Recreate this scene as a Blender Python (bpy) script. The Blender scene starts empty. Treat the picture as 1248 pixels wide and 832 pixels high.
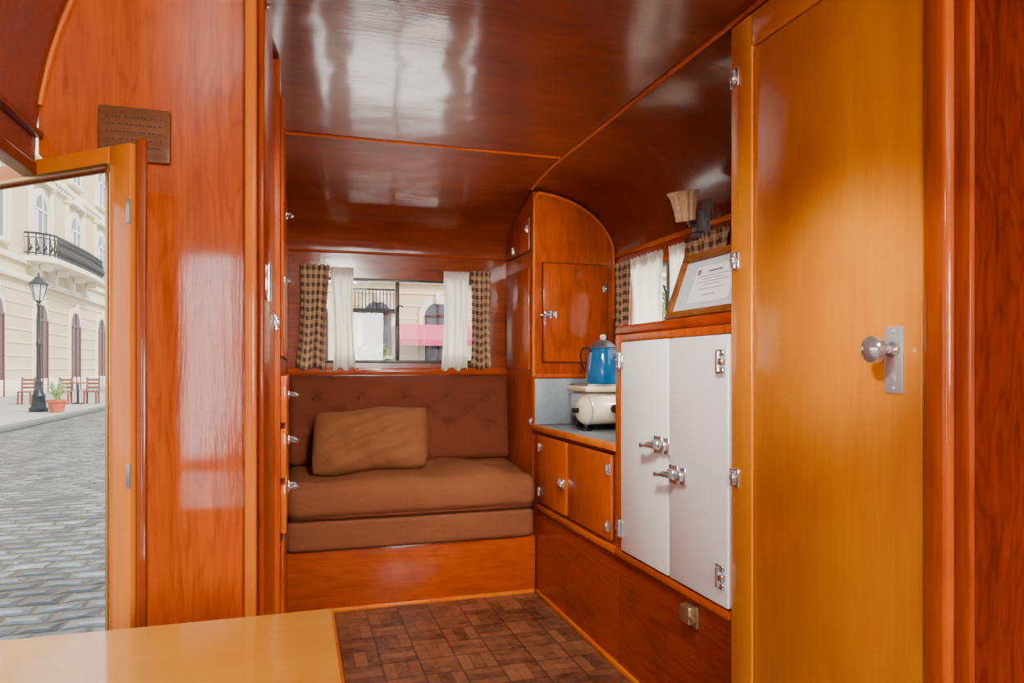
import bpy, bmesh, math, random
from mathutils import Matrix, Vector
from math import sin, cos, pi, sqrt
random.seed(7)
U = 0.82            # drafting unit -> metres
SC = bpy.context.scene
COL = SC.collection

# ------------------------------------------------------------ materials
def srgb(r, g, b):
    def f(c):
        c /= 255.0
        return c/12.92 if c <= 0.04045 else ((c+0.055)/1.055)**2.4
    return (f(r), f(g), f(b), 1.0)
def deep(r, g, b, p=1.3, k=1.05):
    c = srgb(r, g, b); m = max(c[:3])
    return (min(.95, k*c[0] if c[0] == m else k*m*(c[0]/m)**p), min(.95, k*m*(c[1]/m)**(p*.96)), min(.95, k*m*(c[2]/m)**(p*1.25)), 1.0)

def newmat(name):
    m = bpy.data.materials.new(name); m.use_nodes = True
    nt = m.node_tree; p = nt.nodes["Principled BSDF"]
    return m, nt, p

def N(nt, t, **kw):
    n = nt.nodes.new(t)
    for k, v in kw.items(): setattr(n, k, v)
    return n

def math_(nt, op, a, b=None, c=None):
    n = nt.nodes.new('ShaderNodeMath'); n.operation = op
    for i, v in enumerate((a, b, c)):
        if v is None: continue
        if isinstance(v, (int, float)): n.inputs[i].default_value = v
        else: nt.links.new(v, n.inputs[i])
    return n.outputs[0]

def mixc(nt, f, a, b, mode='MIX'):
    n = nt.nodes.new('ShaderNodeMix'); n.data_type = 'RGBA'; n.blend_type = mode
    for sock, v in ((n.inputs[0], f), (n.inputs[6], a), (n.inputs[7], b)):
        if isinstance(v, (int, float)): sock.default_value = v
        elif isinstance(v, tuple): sock.default_value = v
        else: nt.links.new(v, sock)
    return n.outputs[2]

def coords(nt, scale=(1, 1, 1), rot=(0, 0, 0)):
    tc = N(nt, 'ShaderNodeTexCoord'); mp = N(nt, 'ShaderNodeMapping')
    mp.inputs['Scale'].default_value = scale; mp.inputs['Rotation'].default_value = rot
    nt.links.new(tc.outputs['Object'], mp.inputs['Vector'])
    return mp.outputs[0]

def noise(nt, vec, scale=1, detail=3, dist=0, rough=.5):
    n = N(nt, 'ShaderNodeTexNoise')
    n.inputs['Scale'].default_value = scale; n.inputs['Detail'].default_value = detail
    n.inputs['Distortion'].default_value = dist; n.inputs['Roughness'].default_value = rough
    nt.links.new(vec, n.inputs['Vector'])
    return n.outputs[0]

def bump(nt, p, h, strength=.2, dist=.01):
    b = N(nt, 'ShaderNodeBump'); b.inputs['Strength'].default_value = strength
    b.inputs['Distance'].default_value = dist
    nt.links.new(h, b.inputs['Height']); nt.links.new(b.outputs[0], p.inputs['Normal'])

def plain(name, col, rough=.5, metal=0, coat=0, nscale=0, namt=.15, bmp=0, spec=None):
    m, nt, p = newmat(name)
    p.inputs['Roughness'].default_value = rough; p.inputs['Metallic'].default_value = metal
    p.inputs['Coat Weight'].default_value = coat
    if spec is not None: p.inputs['Specular IOR Level'].default_value = spec
    v = coords(nt)
    n = noise(nt, v, nscale or 8, 4)
    dark = tuple(c*(1-namt) for c in col[:3])+(1,)
    c = mixc(nt, n, dark, col)
    nt.links.new(c, p.inputs['Base Color'])
    if bmp: bump(nt, p, n, bmp, .01)
    return m

def wood(name, dark, light, axis=2, rings=14, contrast=.2, streak=1.0, rough=.22, coat=.5, freq=3.2, wav=.1, spec=.1, mott=.7, cr=None):
    m, nt, p = newmat(name)
    s = [freq]*3; s[axis] = freq*.2
    n1 = noise(nt, coords(nt, tuple(s)), 1.0, 4.5, .2, .55)
    r = math_(nt, 'SINE', math_(nt, 'MULTIPLY', n1, rings*6.283))
    r = math_(nt, 'MULTIPLY_ADD', r, .5, .5)
    r = math_(nt, 'SUBTRACT', 1.0, math_(nt, 'POWER', r, 3.0))
    s2 = [95]*3; s2[axis] = 6
    n2 = noise(nt, coords(nt, tuple(s2)), 1.0, 5, 0, .65)
    s3 = [7]*3; s3[axis] = 3.5
    n3 = noise(nt, coords(nt, tuple(s3)), 1.0, 5, .4, .6)
    n4 = noise(nt, coords(nt, (1.3, 1.3, 1.3)), 1.0, 2)
    f = math_(nt, 'MULTIPLY_ADD', math_(nt, 'SUBTRACT', r, .65), contrast*1.5, .5)
    f = math_(nt, 'ADD', f, math_(nt, 'MULTIPLY', math_(nt, 'SUBTRACT', n2, .5), streak*1.2))
    f = math_(nt, 'ADD', f, math_(nt, 'MULTIPLY', math_(nt, 'SUBTRACT', n3, .5), mott))
    f = math_(nt, 'ADD', f, math_(nt, 'MULTIPLY', math_(nt, 'SUBTRACT', n4, .5), .9))
    f = math_(nt, 'MAXIMUM', math_(nt, 'MINIMUM', f, 1.0), 0.0)
    nt.links.new(mixc(nt, f, dark, light), p.inputs['Base Color'])
    p.inputs['Roughness'].default_value = rough+.25
    p.inputs['Specular IOR Level'].default_value = spec
    p.inputs['Coat Weight'].default_value = coat; p.inputs['Coat Roughness'].default_value = cr or rough*.45
    wv = noise(nt, coords(nt, (2.5, 2.5, 2.5)), 1.0, 2)
    hh = math_(nt, 'ADD', wv, math_(nt, 'MULTIPLY', n2, .05))
    b = N(nt, 'ShaderNodeBump'); b.inputs['Strength'].default_value = wav; b.inputs['Distance'].default_value = .05
    nt.links.new(hh, b.inputs['Height']); nt.links.new(b.outputs[0], p.inputs['Normal']); nt.links.new(b.outputs[0], p.inputs['Coat Normal'])
    return m

W_CEIL = wood('wood_ceiling', deep(88, 34, 13), deep(140, 68, 29), 0, 7, .06, .8, .26, .5, 2, .2, cr=.12, mott=.9)
W_BACK = wood('wood_back', deep(84, 34, 15), deep(140, 68, 32), 0, 10, .15, 1, .26, .45)
W_RED = wood('wood_red', deep(126, 52, 16), deep(192, 98, 34), 2, 14, .16, .9, .2, .45)
W_REDD = wood('wood_red_figured', deep(112, 42, 13), deep(174, 80, 28), 2, 44, .2, 1.3, .2, .45, 3)
W_REDH = wood('wood_red_horizontal', deep(116, 46, 16), deep(172, 80, 32), 1, 16, .14, .9, .22, .45)
W_REDX = wood('wood_red_across', deep(116, 48, 16), deep(168, 82, 33), 0, 16, .14, .9, .25, .45)
W_BULK = wood('wood_bulkhead', deep(146, 68, 12, 1.35, .95), deep(204, 108, 26, 1.35, .95), 2, 46, .16, 1.3, .16, .7, 3, cr=.08)
W_GALL = wood('wood_galley', deep(152, 70, 19), deep(202, 110, 40), 2, 14, .13, .9, .2, .5)
W_HONEY = wood('wood_honey', deep(216, 128, 12, 1.2, 1.05), deep(246, 162, 26, 1.2, 1.1), 2, 6, .06, .6, .22, .8, mott=1.3, spec=.3)
W_TRIM = wood('wood_trim', deep(186, 98, 28), deep(218, 134, 48), 2, 5, .2, .9, .3, .3)
W_TABLE = wood('wood_table', deep(222, 150, 20, 1.35, .95), deep(236, 176, 36, 1.35, .95), 0, 5, .1, .8, .25, 1, spec=.5, cr=.06)
W_DARK = wood('wood_dark', srgb(74, 42, 24), srgb(120, 74, 44), 0, 8, .5, 1.2, .35, .1)
W_FRAME = wood('wood_frame', deep(104, 64, 40), deep(150, 98, 64), 0, 6, .3, .8, .3, .3)
CHROME = plain('chrome', (.76, .78, .80, 1), .12, .85, nscale=30, namt=.3)
STEEL = plain('nickel_plate', (.78, .80, .83, 1), .2, .5, nscale=30, namt=.2)
DSTEEL = plain('dark_metal', (.26, .27, .31, 1), .3, .6, nscale=30, namt=.2)
BRASS = plain('brass', srgb(190, 150, 90), .3, .9, nscale=30)
AGED = plain('aged_metal', srgb(176, 150, 108), .35, .7)
WHITE = plain('white_enamel', (1.0, .99, .965, 1), .35, coat=.1, nscale=3, namt=.01)
ALU = plain('aluminium_sheet', srgb(140, 152, 160), .45, .3, nscale=60, namt=.35)
WINMET = plain('window_metal', srgb(60, 56, 52), .4, .6)
BLACK = plain('black_iron', srgb(24, 24, 26), .45, .3)
GAP = plain('gap_shadow', srgb(44, 20, 8), .8)
CREAMEN = plain('cream_enamel', srgb(240, 226, 188), .25, coat=.4, namt=.1)
BLUEEN = plain('blue_enamel', srgb(10, 120, 190), .05, coat=1, nscale=14, namt=.4)
PAPER = plain('paper', (.97, .98, .97, 1), .8, namt=.02)
MATB = plain('mat_board', srgb(206, 212, 214), .8, namt=.05)
INK = plain('ink', srgb(120, 124, 136), .8)
SHADE = plain('woven_shade', srgb(232, 196, 146), .8, nscale=60, namt=.4, bmp=.4)

def fabric(name, col, col2, sc=260, bm_=.25):
    m, nt, p = newmat(name)
    n = noise(nt, coords(nt), sc, 2)
    n2 = noise(nt, coords(nt), 5, 3)
    n3 = noise(nt, coords(nt, (5, 9, 9)), 1, 3, .6)
    f = math_(nt, 'ADD', math_(nt, 'MULTIPLY', n, .5), math_(nt, 'MULTIPLY', n2, .5))
    nt.links.new(mixc(nt, f, col, col2), p.inputs['Base Color'])
    p.inputs['Roughness'].default_value = .9; p.inputs['Specular IOR Level'].default_value = .15
    bump(nt, p, math_(nt, 'ADD', math_(nt, 'MULTIPLY', n, .15), n3), .6, .025)
    return m
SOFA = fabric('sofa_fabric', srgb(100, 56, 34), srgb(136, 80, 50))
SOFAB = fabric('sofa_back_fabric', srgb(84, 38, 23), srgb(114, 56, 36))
PILLOW = fabric('pillow_fabric', srgb(106, 62, 36), srgb(138, 86, 52))

def cloth(name):
    m = bpy.data.materials.new(name); m.use_nodes = True; nt = m.node_tree; p = nt.nodes['Principled BSDF']
    n = noise(nt, coords(nt), 200, 2)
    c = mixc(nt, n, srgb(244, 240, 228), srgb(254, 252, 242))
    nt.links.new(c, p.inputs['Base Color']); p.inputs['Roughness'].default_value = .9
    t = N(nt, 'ShaderNodeBsdfTranslucent'); t.inputs[0].default_value = (.97, .95, .88, 1)
    mx = N(nt, 'ShaderNodeMixShader'); mx.inputs[0].default_value = .5
    nt.links.new(p.outputs[0], mx.inputs[1]); nt.links.new(t.outputs[0], mx.inputs[2])
    nt.links.new(mx.outputs[0], nt.nodes['Material Output'].inputs[0])
    return m
WHITEC = cloth('white_curtain_cloth')

def plaid(name):
    m, nt, p = newmat(name)
    tc = N(nt, 'ShaderNodeTexCoord'); sp = N(nt, 'ShaderNodeSeparateXYZ')
    nt.links.new(tc.outputs['UV'], sp.inputs[0])
    h = sp.outputs[0]; v = sp.outputs[1]
    def st(c, per, w, off=0.0):
        return math_(nt, 'LESS_THAN', math_(nt, 'FRACT', math_(nt, 'MULTIPLY_ADD', c, 1/per, off+50)), w)
    base = srgb(190, 158, 124)
    wide = math_(nt, 'MULTIPLY', math_(nt, 'ADD', st(h, .05, .5), st(v, .05, .5)), .5)
    c = mixc(nt, math_(nt, 'MULTIPLY', wide, .9), base, srgb(58, 42, 36))
    thin = math_(nt, 'MAXIMUM', st(h, .05, .1, .3), st(v, .05, .1, .3))
    c = mixc(nt, math_(nt, 'MULTIPLY', thin, .5), c, srgb(168, 112, 80))
    nt.links.new(c, p.inputs['Base Color']); p.inputs['Roughness'].default_value = .95; p.inputs['Specular IOR Level'].default_value = .1
    return m
PLAID = plaid('plaid_cloth')

def glassmat():
    m = bpy.data.materials.new('window_glass'); m.use_nodes = True
    nt = m.node_tree; nt.nodes.clear()
    o = N(nt, 'ShaderNodeOutputMaterial'); mx = N(nt, 'ShaderNodeMixShader')
    t = N(nt, 'ShaderNodeBsdfTransparent'); g = N(nt, 'ShaderNodeBsdfGlossy')
    g.inputs['Roughness'].default_value = .02; mx.inputs[0].default_value = .02
    t.inputs[0].default_value = (.99, .99, .99, 1)
    nt.links.new(t.outputs[0], mx.inputs[1]); nt.links.new(g.outputs[0], mx.inputs[2])
    nt.links.new(mx.outputs[0], o.inputs[0])
    return m
GLASS = glassmat()

def floor_mat():
    m, nt, p = newmat('parquet_vinyl')
    v = coords(nt, (1/.135,)*3)
    sp = N(nt, 'ShaderNodeSeparateXYZ'); nt.links.new(v, sp.inputs[0])
    fx = math_(nt, 'FLOOR', sp.outputs[0]); fy = math_(nt, 'FLOOR', sp.outputs[1])
    rx = math_(nt, 'FRACT', sp.outputs[0]); ry = math_(nt, 'FRACT', sp.outputs[1])
    par = math_(nt, 'FLOORED_MODULO', math_(nt, 'ADD', fx, fy), 2.0)
    sx = math_(nt, 'FLOOR', math_(nt, 'MULTIPLY', rx, 3)); sy = math_(nt, 'FLOOR', math_(nt, 'MULTIPLY', ry, 3))
    strip = math_(nt, 'ADD', math_(nt, 'MULTIPLY', sx, par), math_(nt, 'MULTIPLY', sy, math_(nt, 'SUBTRACT', 1.0, par)))
    cb = N(nt, 'ShaderNodeCombineXYZ')
    nt.links.new(fx, cb.inputs[0]); nt.links.new(fy, cb.inputs[1]); nt.links.new(strip, cb.inputs[2])
    wn = N(nt, 'ShaderNodeTexWhiteNoise'); nt.links.new(cb.outputs[0], wn.inputs['Vector'])
    g = noise(nt, coords(nt, (22, 22, 22)), 1, 5, 0, .7)
    g2 = noise(nt, coords(nt, (4, 4, 4)), 1, 3)
    f = math_(nt, 'ADD', math_(nt, 'MULTIPLY', wn.outputs['Value'], .5), math_(nt, 'MULTIPLY_ADD', g, 1.5, -.58))
    f = math_(nt, 'ADD', f, math_(nt, 'MULTIPLY_ADD', g2, .8, -.38))
    f = math_(nt, 'MAXIMUM', math_(nt, 'MINIMUM', f, 1.0), 0.0)
    c = mixc(nt, f, srgb(64, 38, 27), srgb(156, 102, 70))
    def edge(c_, w):
        return math_(nt, 'LESS_THAN', math_(nt, 'MINIMUM', c_, math_(nt, 'SUBTRACT', 1.0, c_)), w)
    e1 = math_(nt, 'MAXIMUM', edge(rx, .03), edge(ry, .03))
    r3x = math_(nt, 'FRACT', math_(nt, 'MULTIPLY', rx, 3)); r3y = math_(nt, 'FRACT', math_(nt, 'MULTIPLY', ry, 3))
    e2 = math_(nt, 'ADD', math_(nt, 'MULTIPLY', edge(r3x, .04), par), math_(nt, 'MULTIPLY', edge(r3y, .04), math_(nt, 'SUBTRACT', 1.0, par)))
    e = math_(nt, 'MAXIMUM', e1, math_(nt, 'MULTIPLY', e2, .8))
    c = mixc(nt, math_(nt, 'MULTIPLY', e, .6), c, srgb(38, 22, 16))
    nt.links.new(c, p.inputs['Base Color']); p.inputs['Roughness'].default_value = .36
    p.inputs['Specular IOR Level'].default_value = .5
    return m
FLOORM = floor_mat()

def cobble_mat():
    m, nt, p = newmat('cobblestone')
    v = coords(nt)
    nz = N(nt, 'ShaderNodeTexNoise'); nz.inputs['Scale'].default_value = 3; nz.inputs['Detail'].default_value = 3; nt.links.new(v, nz.inputs['Vector'])
    va = N(nt, 'ShaderNodeVectorMath', operation='SCALE'); nt.links.new(nz.outputs[1], va.inputs[0]); va.inputs['Scale'].default_value = .15
    vb = N(nt, 'ShaderNodeVectorMath', operation='ADD'); nt.links.new(v, vb.inputs[0]); nt.links.new(va.outputs[0], vb.inputs[1])
    def brick(ms, sm):
        b = N(nt, 'ShaderNodeTexBrick'); nt.links.new(vb.outputs[0], b.inputs['Vector'])
        b.inputs['Scale'].default_value = 1; b.inputs['Brick Width'].default_value = .24; b.inputs['Row Height'].default_value = .165
        b.inputs['Mortar Size'].default_value = ms; b.inputs['Mortar Smooth'].default_value = sm
        b.inputs['Color1'].default_value = srgb(70, 80, 92); b.inputs['Color2'].default_value = srgb(156, 164, 172)
        b.inputs['Mortar'].default_value = srgb(16, 20, 18); return b
    b = brick(.02, .6); b2 = brick(.07, 1.0)
    n2 = noise(nt, v, 12, 5)
    c = mixc(nt, .6, b.outputs[0], mixc(nt, n2, srgb(70, 76, 82), srgb(200, 202, 202)), 'OVERLAY')
    nt.links.new(c, p.inputs['Base Color']); p.inputs['Roughness'].default_value = .32
    p.inputs['Specular IOR Level'].default_value = .45
    h = math_(nt, 'SUBTRACT', math_(nt, 'MULTIPLY', n2, .3), b2.outputs[1])
    bump(nt, p, h, 1.0, .10)
    return m
COBBLE = cobble_mat()
PAVE = plain('pavement_stone', srgb(164, 162, 156), .7, nscale=2, namt=.25)
KERB = plain('kerb_stone', srgb(110, 110, 108), .7, nscale=6, namt=.3)
FAC = plain('cream_stucco', srgb(226, 206, 162), .85, nscale=1.2, namt=.15)
FACW = plain('pale_stone', srgb(242, 232, 206), .85, nscale=3, namt=.1)
FGLASS = plain('facade_glass', srgb(80, 92, 104), .15, nscale=1, namt=.4)
DOORB = plain('brown_door', srgb(84, 40, 30), .5)
LAMPG = plain('street_lamp_green', srgb(14, 20, 28), .4, .3)
LANTG = plain('lantern_glass', srgb(220, 224, 214), .2)
TERRA = plain('terracotta', srgb(186, 86, 50), .8)
LEAF = plain('leaf_green', srgb(150, 180, 100), .7, nscale=3, namt=.5)
REDW = plain('red_painted_wood', srgb(124, 58, 40), .5)
PINK = plain('awning_cloth', srgb(214, 84, 120), .8)
BARK = plain('bark', srgb(96, 80, 62), .9, nscale=20, namt=.4)

# ------------------------------------------------------------ builder
WORLD = {}
def frame(kind, o=(0, 0, 0)):
    a, b, c = {'W': ((0, -1, 0), (0, 0, 1), (-1, 0, 0)),
               'S': ((1, 0, 0), (0, 0, 1), (0, -1, 0)),
               'E': ((0, 1, 0), (0, 0, 1), (1, 0, 0))}[kind]
    M = Matrix.Identity(4)
    for i in range(3):
        M[i][0] = a[i]; M[i][1] = b[i]; M[i][2] = c[i]; M[i][3] = o[i]
    return M

class B:
    def __init__(s, M=None):
        s.bm = bmesh.new(); s.M = M or Matrix.Identity(4); s.mi = 0
    def add(s, vs, fs):
        nv = [s.bm.verts.new(s.M @ Vector(v)) for v in vs]
        for f in fs:
            try:
                fc = s.bm.faces.new([nv[i] for i in f]); fc.material_index = s.mi
            except ValueError: pass
        return s
    def merge(s, t, L=None):
        L = L or Matrix.Identity(4)
        t.verts.index_update()
        s.add([tuple(L @ v.co) for v in t.verts], [[v.index for v in f.verts] for f in t.faces]); t.free()
        return s
    def box(s, x0, x1, y0, y1, z0, z1, bev=0, seg=2):
        t = bmesh.new(); bmesh.ops.create_cube(t, size=1)
        for v in t.verts:
            v.co = Vector(((x0+x1)/2+v.co.x*(x1-x0), (y0+y1)/2+v.co.y*(y1-y0), (z0+z1)/2+v.co.z*(z1-z0)))
        if bev: bmesh.ops.bevel(t, geom=list(t.edges), offset=bev, segments=seg, affect='EDGES', profile=.5)
        return s.merge(t)
    def cyl(s, p0, p1, r0, r1=None, seg=20):
        r1 = r0 if r1 is None else r1
        p0 = Vector(p0); p1 = Vector(p1); d = p1-p0
        q = d.to_track_quat('Z', 'Y').to_matrix()
        vs = []; fs = []
        for k, (p, r) in enumerate(((p0, r0), (p1, r1))):
            for i in range(seg):
                a = 2*pi*i/seg; vs.append(tuple(p+q @ Vector((r*cos(a), r*sin(a), 0))))
        for i in range(seg):
            j = (i+1) % seg; fs.append((i, j, seg+j, seg+i))
        fs.append(tuple(range(seg-1, -1, -1))); fs.append(tuple(range(seg, 2*seg)))
        return s.add(vs, fs)
    def lathe(s, prof, base=(0, 0, 0), axis=(0, 0, 1), seg=32):
        q = Vector(axis).to_track_quat('Z', 'Y').to_matrix(); base = Vector(base)
        vs = []; fs = []; n = len(prof)
        for r, h in prof:
            for i in range(seg):
                a = 2*pi*i/seg; vs.append(tuple(base+q @ Vector((max(r, 1e-4)*cos(a), max(r, 1e-4)*sin(a), h))))
        for k in range(n-1):
            for i in range(seg):
                j = (i+1) % seg; fs.append((k*seg+i, k*seg+j, (k+1)*seg+j, (k+1)*seg+i))
        fs.append(tuple(range(seg-1, -1, -1))); fs.append(tuple(range((n-1)*seg, n*seg)))
        return s.add(vs, fs)
    def tube(s, pts, r, seg=8, closed=False, rs=None):
        pts = [Vector(p) for p in pts]; n = len(pts); vs = []; fs = []
        up = None
        for k, p in enumerate(pts):
            a = pts[(k-1) % n] if (closed or k > 0) else p
            b = pts[(k+1) % n] if (closed or k < n-1) else p
            d = (b-a).normalized()
            if up is None:
                up = Vector((0, 0, 1)) if abs(d.z) < .9 else Vector((1, 0, 0))
            sx = d.cross(up).normalized(); up = sx.cross(d).normalized()
            rr = rs[k] if rs else r
            for i in range(seg):
                t = 2*pi*i/seg; vs.append(tuple(p+sx*rr*cos(t)+up*rr*sin(t)))
        for k in range(n if closed else n-1):
            k2 = (k+1) % n
            for i in range(seg):
                j = (i+1) % seg; fs.append((k*seg+i, k*seg+j, k2*seg+j, k2*seg+i))
        if not closed:
            fs.append(tuple(range(seg-1, -1, -1))); fs.append(tuple(range((n-1)*seg, n*seg)))
        return s.add(vs, fs)
    def ball(s, c, r, sc=(1, 1, 1), seg=16):
        t = bmesh.new(); bmesh.ops.create_uvsphere(t, u_segments=seg, v_segments=seg//2+2, radius=r)
        L = Matrix.Translation(c) @ Matrix.Diagonal((*sc, 1)); return s.merge(t, L)
    def prism(s, poly, c0, c1):
        n = len(poly)
        vs = [(a, b, c0) for a, b in poly]+[(a, b, c1) for a, b in poly]
        fs = [tuple(range(n-1, -1, -1)), tuple(range(n, 2*n))]+[(i, (i+1) % n, n+(i+1) % n, n+i) for i in range(n)]
        return s.add(vs, fs)
    def grid(s, fn, us, vs_):
        vs = [fn(u, v) for u in us for v in vs_]; m = len(vs_)
        fs = [(i*m+j, (i+1)*m+j, (i+1)*m+j+1, i*m+j+1) for i in range(len(us)-1) for j in range(m-1)]
        return s.add(vs, fs)
    def done(s, name, mats, parent=None, label=None, cat=None, kind=None, group=None, ang=40, flip=True):
        if not isinstance(mats, (list, tuple)): mats = [mats]
        if flip: bmesh.ops.recalc_face_normals(s.bm, faces=list(s.bm.faces))
        co = [v.co for v in s.bm.verts]
        mn = Vector([min(c[i] for c in co) for i in range(3)]); mx = Vector([max(c[i] for c in co) for i in range(3)])
        o = Vector(((mn.x+mx.x)/2, (mn.y+mx.y)/2, mn.z))
        for v in s.bm.verts: v.co = (v.co-o)*U
        me = bpy.data.meshes.new(name); s.bm.to_mesh(me); s.bm.free()
        for m in mats: me.materials.append(m)
        for p in me.polygons: p.use_smooth = True
        me.set_sharp_from_angle(angle=math.radians(ang))
        return place(bpy.data.objects.new(name, me), o*U, parent, label, cat, kind, group)

def place(ob, w, parent, label, cat, kind, group=None):
    COL.objects.link(ob); WORLD[ob.name] = w
    if parent:
        ob.parent = parent; ob.location = w-WORLD[parent.name]
    else: ob.location = w
    if label: ob['label'] = label
    if cat and not parent: ob['category'] = cat
    if kind: ob['kind'] = kind
    if group: ob['group'] = group
    return ob

def empty(name, w, label, cat, group=None, kind=None):
    return place(bpy.data.objects.new(name, None), Vector(w)*U, None, label, cat, kind, group)

def dup(ob, off, parent=None):
    c = ob.copy(); COL.objects.link(c)
    w = WORLD[ob.name]+Vector(off)*U; WORLD[c.name] = w
    if parent: c.parent = parent; c.location = w-WORLD[parent.name]
    else: c.location = w
    for ch in [o for o in ob.children]: dup(ch, off, c)
    return c
def struct(b, name, mat, label=None, **k):
    return b.done(name, mat, kind='structure', label=label or name.replace('_', ' '), cat=name.split('_')[0], **k)

# ------------------------------------------------------------ shell geometry
XR, YB, XF = 1.87, 4.5, 1.34
def zx(X):
    if X > XF: t = min(1, (X-XF)/.53); return 1.97+.43*sqrt(max(0, 1-t*t))
    if X < 0: t = min(1, -X/.49); return 1.68+.72*sqrt(max(0, 1-t*t))
    return 2.4
def hy(Y):
    if Y <= 3.45: return 1
    t = min(1, (Y-3.45)/1.05); return .14+.86*sqrt(max(0, 1-t*t))
def zc(X, Y):
    z = zx(X); return z if z < 1.97 else 1.97+(z-1.97)*hy(Y)

struct(B().box(-.49, XR, -2.2, YB, -.05, 0), 'floor', FLOORM, 'brown parquet-patterned vinyl floor')
xs_near = [-.49*cos(i/14*pi/2) for i in range(15)]+[.3, .6, .9, 1.2]+[XF+.53*sin(i/14*pi/2) for i in range(15)]
xs_far = [-.33, -.3, -.25, -.2, -.15, -.1, -.05]+xs_near[14:]
ys_near = [-2.2, -1, 0, .8, 1.6]; ys_far = [1.6, 2.2, 2.8, 3.45]+[3.45+1.05*sin(i/20*pi/2) for i in range(1, 21)]
b = B()
for xs, ys in ((xs_near, ys_near), (xs_far, ys_far)):
    b.grid(lambda x, y: (x, y, zc(x, y)), xs, ys)
    b.grid(lambda x, y: (x, y, zc(x, y)+.04), xs, ys)
struct(b, 'ceiling', W_CEIL, 'glossy varnished plywood curved ceiling', flip=False)
b = B(); hx0, hx1, hz0, hz1 = .12, 1.13, 1.33, 1.86
b.box(-.36, XR+.06, YB, YB+.06, 0, hz0).box(-.36, XR+.06, YB, YB+.06, hz1, 2.08)
b.box(-.36, hx0, YB, YB+.06, hz0, hz1).box(hx1, XR+.06, YB, YB+.06, hz0, hz1)
struct(b, 'wall_back', W_BACK, 'varnished plywood end wall with window opening')
b = B(); wy0, wy1, wz0, wz1 = 2.82, 3.8, 1.4, 1.86
b.box(XR, XR+.06, -2.2, wy0, 0, 1.98).box(XR, XR+.06, wy1, YB, 0, 1.98)
b.box(XR, XR+.06, wy0, wy1, 0, wz0).box(XR, XR+.06, wy0, wy1, wz1, 1.98)
struct(b, 'wall_right', W_REDX, 'varnished plywood side wall with window opening')
b = B().box(-.55, -.49, -2.2, .5, 0, 1.69)
b.box(-.36, -.33, 1.64, YB, 0, 2.23)
struct(b, 'wall_left', W_RED, 'varnished plywood side wall beside the entrance')
b = B().box(-.55, XR+.06, -2.26, -2.2, 0, 2.45)
struct(b, 'wall_front', W_RED, 'varnished plywood wall')
struct(B().box(XF, XF+.03, -2.2, 1.11, 0, 2.395), 'wall_partition', W_REDD, 'reddish varnished plywood partition panel')
arc = [(-.483*sin(i/14*pi/2), 0) for i in range(2, 15)]
pts = [(-.33, 0), (-.08, 0), (-.08, zx(-.08)-.003)]+[(x, zx(x)-.003) for x, _ in arc if x < -.1]+[(-.483, 1.72), (-.47, 1.705), (-.33, 1.705)]
b = B(frame('S', (0, 1.6, 0))).prism(pts, -.04, 0)
struct(b, 'wall_entrance', W_BULK, 'bright orange varnished plywood bulkhead beside the entrance')

tn = [0]
def trim(b, label='thin light wood moulding', mat=None):
    tn[0] += 1; return struct(b, 'trim_%d' % tn[0], mat or W_TRIM, label)
trim(B().tube([(XF-.008, y, zc(XF, y)-.004) for y in [-2.2, 0, 1.5, 3.45]+[3.45+i*.049 for i in range(1, 11)]], .009), mat=W_GALL)
trim(B().tube([(x, 3.45, zc(x, 3.45)-.003) for x in (-.05, .3, .8, XF-.015)], .007), mat=W_GALL)
trim(B().tube([(x, YB-.006, 2.02) for x in (-.05, XF)], .008), mat=W_REDX)
trim(B().tube([(x, 1.595, zx(x)-.010) for x in [-.480*cos(i/20*pi/2) for i in range(20)]]+[(-.08, 1.595, 2.385)], .0065))
trim(B().box(XR-.012, XR, 1.96, 3.93, 1.965, 1.99, .003))
trim(B().box(-.05, XF, YB-.02, YB, 1.255, 1.3, .004), 'red wood rail below the window', W_REDX)
trim(B().box(-.5, -.47, .5, 1.59, 1.665, 1.69, .004), 'wood lintel strip over the entrance', W_BACK)
trim(B().box(-.487, -.470, .5, 1.59, 1.748, 1.760, .003), 'wood lintel strip over the entrance', W_BACK)
trim(B().box(-.102, -.078, 1.575, 1.6, 0, 2.36, .006), 'light orange corner post')
trim(B().box(XF-.03, XF+.02, 1.15, 1.215, 0, 2.39, .014, 3), 'rounded orange door post', W_GALL)
trim(B().box(XF-.012, XF+.02, 1.112, 1.149, 0, 2.39, .006), 'red-orange door post', W_RED)
struct(B().box(XF-.018, XF, 1.95, 3.86, 0, .022, .004), 'baseboard_right', W_TRIM, 'light wood strip along the floor')

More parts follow.
